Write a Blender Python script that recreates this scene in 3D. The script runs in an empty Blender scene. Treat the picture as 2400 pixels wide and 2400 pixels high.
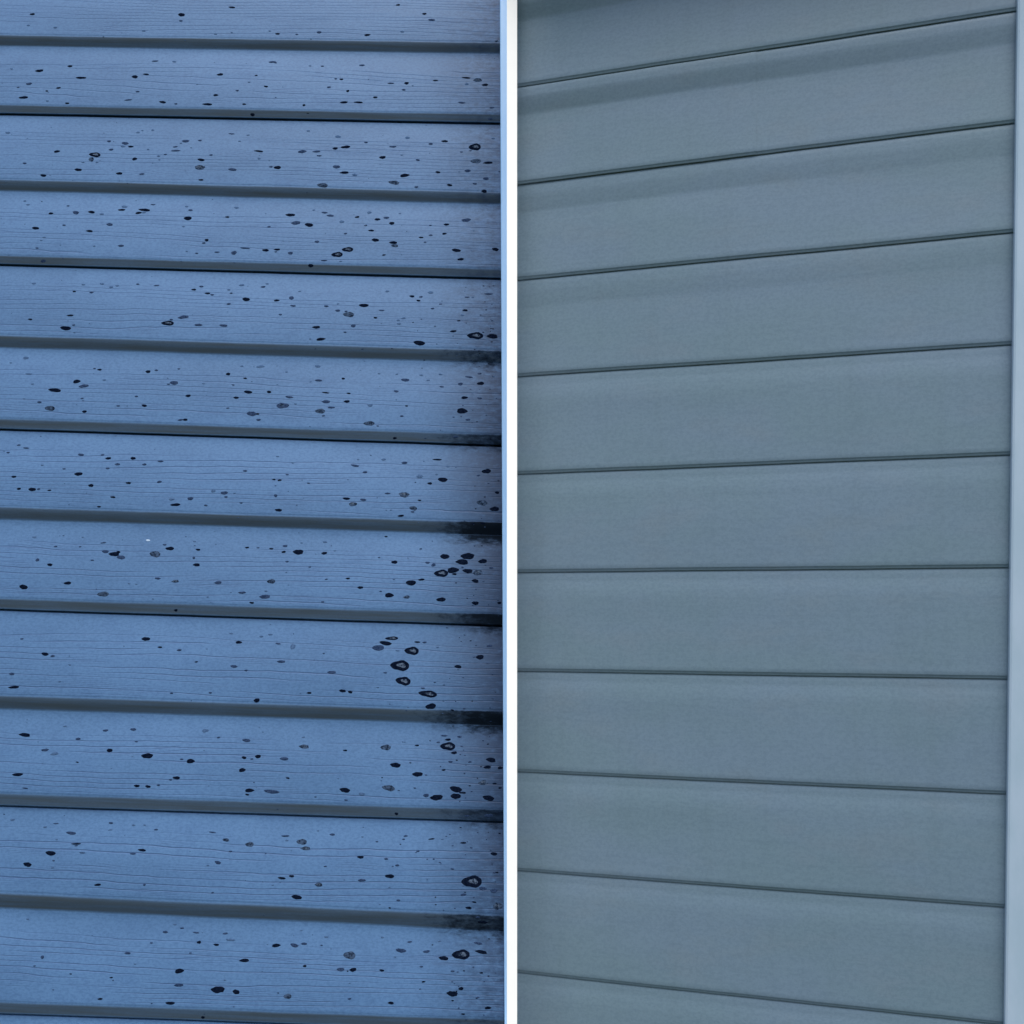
import bpy, math, random
from mathutils import Matrix, Vector, noise
random.seed(4)
sc = bpy.context.scene
col = sc.collection
R = math.radians

# ---------------------------------------------------------------- camera, sky, sun, exposure
CAM_H, PITCH = 1.55, R(8)
cd = bpy.data.cameras.new('camera'); cam = bpy.data.objects.new('camera', cd); col.objects.link(cam)
cd.sensor_width = 36; cd.lens = 39.0; cd.clip_start = .02; cd.clip_end = 2000
cam.location = (0, 0, CAM_H); cam.rotation_euler = (math.pi/2 + PITCH, 0, 0)
sc.camera = cam
CM = Matrix.Translation((0, 0, CAM_H)) @ Matrix.Rotation(math.pi/2 + PITCH, 4, 'X')

SUN_EL, SUN_AZ = R(60), R(7)             # azimuth measured right of the direction straight behind the camera
wd = bpy.data.worlds.new('World'); sc.world = wd; wd.use_nodes = True
nt = wd.node_tree; nt.nodes.clear()
sky = nt.nodes.new('ShaderNodeTexSky'); sky.sky_type = 'NISHITA'; sky.sun_disc = False
sky.sun_elevation = SUN_EL; sky.sun_rotation = math.pi - SUN_AZ; sky.air_density = 1.0; sky.dust_density = 2.0
bg = nt.nodes.new('ShaderNodeBackground'); bg.inputs[1].default_value = .09
wo = nt.nodes.new('ShaderNodeOutputWorld')
nt.links.new(sky.outputs[0], bg.inputs[0]); nt.links.new(bg.outputs[0], wo.inputs[0])
ld = bpy.data.lights.new('sun', 'SUN'); ld.energy = 1.5; ld.angle = R(40); ld.color = (1, .95, .86)
sun = bpy.data.objects.new('sun', ld); col.objects.link(sun)
sv = Vector((math.sin(SUN_AZ)*math.cos(SUN_EL), -math.cos(SUN_AZ)*math.cos(SUN_EL), math.sin(SUN_EL)))
sun.rotation_euler = sv.to_track_quat('Z', 'Y').to_euler(); sun.location = sv*20
vs = sc.view_settings
vs.view_transform = 'Standard'; vs.look = 'None'; vs.gamma = 1; vs.use_curve_mapping = False
vs.exposure = 1.15

# ---------------------------------------------------------------- material helpers
class NT:
    def __init__(s, name):
        s.m = bpy.data.materials.new(name); s.m.use_nodes = True; s.t = s.m.node_tree; s.t.nodes.clear()
        s.o = s.n('ShaderNodeOutputMaterial'); s.b = s.n('ShaderNodeBsdfPrincipled'); s.l(s.b.outputs[0], s.o.inputs[0])
        s.co = s.n('ShaderNodeTexCoord').outputs['Object']
    def n(s, k, **kw):
        x = s.t.nodes.new(k)
        for a, v in kw.items(): setattr(x, a, v)
        return x
    def l(s, a, b): s.t.links.new(a, b)
    def put(s, sock, v):
        if hasattr(v, 'links'): s.l(v, sock)
        else: sock.default_value = v
    def math(s, op, *a, clamp=False):
        x = s.n('ShaderNodeMath', operation=op, use_clamp=clamp)
        for i, v in enumerate(a): s.put(x.inputs[i], v)
        return x.outputs[0]
    def scale(s, v, sc_): 
        x = s.n('ShaderNodeMapping'); s.l(v, x.inputs[0]); x.inputs['Scale'].default_value = sc_; return x.outputs[0]
    def noise(s, v, scale=1., detail=2., rough=.5, color=False, dist=0.):
        x = s.n('ShaderNodeTexNoise'); s.l(v, x.inputs['Vector'])
        x.inputs['Scale'].default_value = scale; x.inputs['Detail'].default_value = detail; x.inputs['Roughness'].default_value = rough
        x.inputs['Distortion'].default_value = dist
        return x.outputs['Color' if color else 'Fac']
    def smooth(s, v, a, b, c=0., d=1.):
        x = s.n('ShaderNodeMapRange', interpolation_type='SMOOTHSTEP'); s.put(x.inputs[0], v)
        for i, q in enumerate((a, b, c, d)): s.put(x.inputs[i+1], q)
        return x.outputs[0]
    def mix(s, f, a, b, mode='MIX'):
        x = s.n('ShaderNodeMix', data_type='RGBA', blend_type=mode)
        s.put(x.inputs[0], f)
        for i, v in ((6, a), (7, b)):
            if isinstance(v, tuple): x.inputs[i].default_value = (*v, 1)
            else: s.l(v, x.inputs[i])
        return x.outputs[2]
    def attr(s, name): return s.n('ShaderNodeAttribute', attribute_name=name).outputs['Fac']
    def bump(s, h, strength, dist):
        x = s.n('ShaderNodeBump'); s.l(h, x.inputs['Height']); x.inputs['Strength'].default_value = strength; x.inputs['Distance'].default_value = dist
        s.l(x.outputs[0], s.b.inputs['Normal'])
    def fin(s, c, rough, spec=.5):
        s.put(s.b.inputs['Base Color'], (*c, 1) if isinstance(c, tuple) else c)
        s.put(s.b.inputs['Roughness'], rough); s.b.inputs['Specular IOR Level'].default_value = spec
        return s.m

def mat_blue_vinyl():
    k = NT('weathered_blue_vinyl'); sep = k.n('ShaderNodeSeparateXYZ'); k.l(k.co, sep.inputs[0]); U, V = sep.outputs[0], sep.outputs[1]
    t = k.attr('course_position')
    big = k.noise(k.scale(k.co, (3, 9, 1)), 1, 3)
    c = k.mix(k.smooth(big, .3, .7), (.062, .138, .272), (.077, .165, .320))
    speck = k.noise(k.scale(k.co, (260, 420, 260)), 1, 2, .7)
    c = k.mix(k.smooth(speck, .35, .7), c, k.mix(1., c, (.77, .80, .84), 'MULTIPLY'))
    blotch = k.noise(k.scale(k.co, (22, 40, 22)), 1, 4, .65)
    c = k.mix(k.smooth(blotch, .42, .72, 0, .8), c, k.mix(1., c, (.88, .90, .93), 'MULTIPLY'))
    # embossed wood grain with grime settled in the grooves
    warp = k.noise(k.scale(k.co, (1.3, 13, 1)), 1, 2, .4)
    wob = k.noise(k.scale(k.co, (16, 20, 1)), 1, 2, .6)
    ph = k.math('ADD', k.math('MULTIPLY', V, 150.), k.math('ADD', k.math('MULTIPLY', warp, 7.), k.math('MULTIPLY', wob, .7)))
    fr = k.math('ABSOLUTE', k.math('SUBTRACT', k.math('FRACT', ph), .5))
    ln = k.smooth(fr, .0, .12, 1, 0)
    brk = k.smooth(k.noise(k.scale(k.co, (3.5, 70, 1)), 1, 2), .40, .54)
    ph2 = k.math('ADD', k.math('MULTIPLY', V, 420.), k.math('MULTIPLY', k.noise(k.scale(k.co, (4, 22, 1)), 1, 2), 14.))
    ln2 = k.smooth(k.math('ABSOLUTE', k.math('SUBTRACT', k.math('FRACT', ph2), .5)), .0, .16, 1, 0)
    brk2 = k.smooth(k.noise(k.scale(k.co, (9, 55, 3)), 1, 2), .50, .66)
    zone = k.math('MULTIPLY', k.smooth(t, .20, .34), k.smooth(t, .93, 1.0, 1, 0))
    g1 = k.math('MULTIPLY', k.math('MULTIPLY', ln, brk), zone)
    g2 = k.math('MULTIPLY', k.math('MULTIPLY', ln2, brk2), zone)
    low = k.smooth(V, .65, -.35, .45, 1.)            # the grime in the grain gets heavier lower on the wall
    c = k.mix(k.math('MULTIPLY', k.math('MULTIPLY', g1, low), .85), c, (.035, .075, .18))
    c = k.mix(k.math('MULTIPLY', g2, .75), c, (.035, .08, .19))
    # film of grime on the undersides of the laps, thickened to paint their shade
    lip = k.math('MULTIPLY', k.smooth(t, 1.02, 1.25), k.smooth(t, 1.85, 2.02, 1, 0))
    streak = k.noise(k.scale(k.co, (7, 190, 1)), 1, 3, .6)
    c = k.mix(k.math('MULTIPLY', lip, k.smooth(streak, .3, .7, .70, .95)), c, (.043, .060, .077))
    # black mildew creeping in from the corner
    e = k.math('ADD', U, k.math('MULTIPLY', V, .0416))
    near = k.math('MULTIPLY', k.smooth(k.noise(k.scale(k.co, (0, 7.3, 0)), 1, 0), .25, .6, .45, 1.15), k.math('POWER', k.smooth(k.math('ADD', e, k.math('MULTIPLY', k.math('SUBTRACT', k.noise(k.scale(k.co, (9, 14, 0)), 1, 2), .5), .12)), -.20, -.008), 1.9))
    near0 = k.math('POWER', k.smooth(e, -.27, -.012), 1.6)
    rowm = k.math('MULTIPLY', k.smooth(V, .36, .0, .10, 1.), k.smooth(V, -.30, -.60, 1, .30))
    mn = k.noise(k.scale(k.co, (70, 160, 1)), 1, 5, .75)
    # mildew haze, mostly corner shade painted navy on the faces beside the trim
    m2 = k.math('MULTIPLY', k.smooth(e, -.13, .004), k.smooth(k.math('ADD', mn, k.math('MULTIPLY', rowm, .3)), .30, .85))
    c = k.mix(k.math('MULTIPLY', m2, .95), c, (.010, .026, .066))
    zone2 = k.math('MAXIMUM', k.smooth(t, 1.0, 1.18), k.math('MULTIPLY', k.smooth(t, .24, .0), .8))  # mildew on the lips, plus soft shadow painted on the face tops below
    amt = k.math('MULTIPLY', k.math('MULTIPLY', near, rowm), zone2)
    m1 = k.smooth(k.math('ADD', mn, k.math('MULTIPLY', amt, .66)), .62, 1.12)
    m1 = k.math('MULTIPLY', m1, k.smooth(amt, .05, .3))
    c = k.mix(k.math('MULTIPLY', m1, .96), c, (.003, .006, .011))
    h = k.math('SUBTRACT', k.math('MULTIPLY', speck, .15), k.math('ADD', g1, k.math('MULTIPLY', g2, .4)))
    k.bump(h, .5, .0006)
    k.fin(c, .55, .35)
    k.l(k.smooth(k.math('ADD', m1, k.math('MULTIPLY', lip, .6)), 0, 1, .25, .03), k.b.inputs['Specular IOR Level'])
    return k.m

def mat_grey_vinyl():
    k = NT('clean_grey_vinyl')
    a = k.noise(k.scale(k.co, (4, 9, 4)), 1, 3, .55)
    b = k.noise(k.scale(k.co, (6, 13, 9)), 1.3, 4, .6)
    c = k.mix(k.smooth(a, .35, .65), (.137, .208, .264), (.143, .211, .284))
    c = k.mix(k.smooth(b, .50, .72, 0, .8), c, (.148, .208, .266))
    f = k.noise(k.scale(k.co, (240, 300, 240)), 1, 2, .7)
    c = k.mix(k.smooth(f, .35, .7, 0, .8), c, k.mix(1., c, (.84, .86, .88), 'MULTIPLY'))
    st = k.noise(k.scale(k.co, (14, 210, 9)), 1, 4, .65)
    c = k.mix(k.smooth(st, .44, .74, 0, .5), c, k.mix(1., c, (.89, .90, .92), 'MULTIPLY'))
    dr = k.noise(k.scale(k.co, (46, 2.2, 9)), 1, 3, .6)
    c = k.mix(k.smooth(dr, .48, .75, 0, .55), c, k.mix(1., c, (.93, .93, .92), 'MULTIPLY'))
    k.bump(k.math('ADD', k.math('MULTIPLY', f, .5), k.math('MULTIPLY', st, .7)), .22, .0005)
    return k.fin(c, .48, .4)

def mat_paint(name, c1, c2, rough=.45, sc_=30., spec=.5):
    k = NT(name); a = k.noise(k.scale(k.co, (sc_, sc_*.35, sc_)), 1, 4, .6)
    c = k.mix(k.smooth(a, .35, .7), c1, c2); k.bump(a, .08, .001)
    return k.fin(c, rough, spec)
def mat_spot(name, c1, c2, s=600.):
    k = NT(name); a = k.noise(k.scale(k.n('ShaderNodeNewGeometry').outputs['Position'], (s, s, s)), 1, 3, .7)
    return k.fin(k.mix(k.smooth(a, .35, .65), c1, c2), .9, .0)
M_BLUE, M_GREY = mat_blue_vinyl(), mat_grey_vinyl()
M_TRIML = mat_paint('pale_blue_trim', (.33, .57, .88), (.37, .60, .90), .4)
M_TRIMR = mat_paint('pale_grey_trim', (.33, .44, .55), (.38, .48, .60), .35)
M_WHITE = mat_paint('white_board_paint', (.90, .89, .87), (.92, .91, .89), .6)
OVERHANG = .085
M_OVERHANG = mat_paint('shade_overhang_paint', (.20, .21, .17), (.24, .25, .20), .7)
M_WOOD = mat_paint('sheathing_board', (.20, .15, .10), (.28, .21, .14), .8)
M_D = mat_spot('black_mildew', (.001, .003, .010), (.005, .009, .022))
M_M = mat_spot('dark_mildew', (.010, .022, .055), (.030, .052, .11))
M_F = mat_spot('faded_mildew', (.035, .070, .145), (.060, .110, .21))
M_G = mat_spot('grey_mildew', (.004, .009, .022), (.045, .075, .135), 330.)
M_C = mat_spot('pale_mildew_centre', (.003, .009, .024), (.085, .12, .18), 480.)

# ---------------------------------------------------------------- object helpers
def mesh(name, verts, faces, mats, smooth=False, fm=None, attr=None):
    me = bpy.data.meshes.new(name); me.from_pydata(verts, [], faces)
    for m in mats: me.materials.append(m)
    if fm: me.polygons.foreach_set('material_index', fm)
    if smooth: me.polygons.foreach_set('use_smooth', [True]*len(me.polygons))
    if attr:
        a = me.attributes.new(attr[0], 'FLOAT', 'POINT'); a.data.foreach_set('value', attr[1])
    me.update(); return me
def link(name, data, parent=None, **props):
    o = bpy.data.objects.new(name, data); col.objects.link(o)
    if parent: o.parent = parent
    for k, v in props.items(): o[k] = v
    return o
def prism(pts_top, pts_bot):
    n = len(pts_top); v = list(pts_top)+list(pts_bot)
    f = [tuple(range(n-1, -1, -1)), tuple(range(n, 2*n))]+[(i, (i+1) % n, n+(i+1) % n, n+i) for i in range(n)]
    return v, f

# ---------------------------------------------------------------- weathered blue wall
RL, RR = [[0.999261, 0.03499, -0.0159], [-0.030008, 0.968796, 0.246037], [0.024012, -0.245378, 0.96913]], [[0.950417, -0.013807, -0.31067], [0.027772, 0.998791, 0.040571], [0.309734, -0.047187, 0.949652]]
def wall_matrix(Rm, depth):
    M = Matrix([(*Rm[i], 0) for i in range(3)]+[(0, 0, 0, 1)]); M.translation = (0, 0, -depth); return CM @ M
ROWS = [(0.65412, 0.005, 0.01457), (0.54387, 0.00276, 0.01084), (0.4281, -0.00403, 0.01521), (0.31875, -0.00308, 0.011), (0.20759, -0.00483, 0.01624), (0.09628, -0.00417, 0.01262), (-0.01441, -0.00082, 0.01571), (-0.12589, 0.00033, 0.01357), (-0.23875, 0.0024, 0.01728), (-0.34879, 0.00399, 0.01413), (-0.46141, -0.00573, 0.01845), (-0.56838, 0.00571, 0.01306)]          # course k: v of its lower edge = c + s*u, height a of its underside
TL, TR = [-0.04159, -0.01172], [0.04357, 0.56005]
D = .009
def row(k):
    if 0 <= k < 12: return ROWS[k]
    if k < 0: return (ROWS[0][0]-.1112*k, 0., .0150 if k % 2 == 0 else .0110)
    return (ROWS[11][0]-.1113*(k-11), 0., .0180 if k % 2 == 0 else .0135)
def wob(u, k, s=0.): return .0006*noise.noise((u*9., k*3.7+s, 1.3)) + .0003*noise.noise((u*31., k*5.1+s, 4.1))
def face_n(t): return D*(1-(1-t)**2.2)+F0*math.exp(-t/.085)
def groove(q): return F0+(D-F0)*(math.cos(math.pi*.70*q)-CE)/(1-CE)
CE = math.cos(math.pi*.70)
F0 = .0028
def edge_v(u, k): c, s, a = row(k); return c+s*u+wob(u, k)
def low_v(u, k): c, s, a = row(k); return c+s*u-a+wob(u, k, 9.)*(.5 if k % 2 else .9)
def surf(u, v):
    k = -4
    while low_v(u, k) > v: k += 1
    e = edge_v(u, k)
    if v < e:
        q = (e-v)/(e-low_v(u, k))
        n = groove(q) if k % 2 == 0 else D+(.0050-D)*q
        return n, k, True
    top = low_v(u, k-1); t = (top-v)/(top-e)
    return face_n(min(max(t, 0), 1)), k, False

def profile(u, k, first, last_lap):
    """points (v, n, t) of course k from its top down to the end of its underside"""
    top, e, lo = low_v(u, k-1), edge_v(u, k), low_v(u, k)
    o = []
    if first: o += [(top+.022, -.0055, 0.), (top+.003, -.0050, 0.), (top-.0005, -.0042, 0.), (top-.0014, .0012, .006), (top-.0019, .0021, .012)]
    else: o.append((top-.0004, F0*.99, 0.))
    for t in (.026, .038, .052, .07, .09, .11, .16, .22, .30, .40, .52, .64, .76, .86, .93, .965, .985):
        v = top+(e-top)*t; o.append((v, face_n(t), t))
    o += [(e+.0004, D-.0001, 1.), (e-.0004, D-.00045, 1.02)]
    if last_lap:
        for q in (.10, .3, .5, .7, .9, .97): o.append((e+(lo-e)*q, D+(.0052-D)*q, 1+q))
        o += [(lo-.0002, .0047, 1.99), (lo+.0003, .0034, 2.), (lo+.003, .0010, 2.), (lo+.012, .0006, 2.)]
    else:
        for q in (.10, .18, .28, .38, .48, .58, .68, .78, .88, .95, 1.): o.append((e+(lo-e)*q, groove(q), 1+q))
    return o
def strip(us_fn, nu, prof, mat, name):
    V, F, A = [], [], []; npf = None
    for i in range(nu+1):
        p = prof(i/nu)
        npf = len(p)
        for (u, v, n, t) in p: V.append((u, v, n)); A.append(t)
    for i in range(nu):
        for j in range(npf-1):
            a = i*npf+j; F.append((a, a+1, a+npf+1, a+npf))
    me = mesh(name, V, F, [mat], True, attr=('course_position', A))
    return me

W1 = link('siding_wall', None, kind='thing', group='siding walls on either side of the white board', label='blue wood grain siding wall covered in black mildew spots', category='wall')
W1.matrix_world = wall_matrix(RL, 1.35)
U0 = -1.55
panels = {}
k = -3
while k <= 17:                         # one vinyl panel = two courses: a moulded groove, then the lap
    def pf(f, k=k):
        v0 = row(k)[0]; ue = TL[0]*v0+TL[1]+.004; o = []
        # u at the trim follows the trim's own line
        for kk, first, lap in ((k-1, True, False), (k, False, True)):
            ub = U0+(TL[0]*row(kk)[0]+TL[1]+.003-U0)*f
            for (v, n, t) in profile(ub, kk, first, lap): o.append((U0+(TL[0]*v+TL[1]+.003-U0)*f, v, n, t))
        return o
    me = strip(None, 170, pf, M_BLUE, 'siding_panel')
    p = link('siding_panel', me, W1); panels[k] = p
    k += 2
# sheathing behind the panels and the corner trim
def wall_back(parent, u0, u1t, u1b, v0, v1, n0, n1):
    v, f = prism([(u0, v1, n1), (u1t, v1, n1), (u1t, v1, n0), (u0, v1, n0)], [(u0, v0, n1), (u1b, v0, n1), (u1b, v0, n0), (u0, v0, n0)])
    return link('sheathing', mesh('sheathing', v, f, [M_WOOD]), parent)
VB, VT = -1.66, .98
wall_back(W1, U0, TL[0]*VT+TL[1]+.004, TL[0]*VB+TL[1]+.004, VB, VT, -.12, -.0075)
def trim(parent, name, ua, ub, v0, v1, n0, n1, mat, b=.0015):
    def ring(v):
        a, c = ua(v), ub(v)
        return [(a, v, n0), (a, v, n1-b), (a+b*.3, v, n1-b*.3), (a+b, v, n1), (c-b, v, n1), (c, v, n1-b), (c, v, n0)]
    v, f = prism(ring(v1), ring(v0)); return link(name, mesh(name, v, f, [mat]), parent)
trim(W1, 'corner_trim', lambda v: TL[0]*v+TL[1], lambda v: -.0361*v-.0033, VB, VT, -.12, .014, M_TRIML)

FLECK = (-0.4396, -0.0501)
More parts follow.
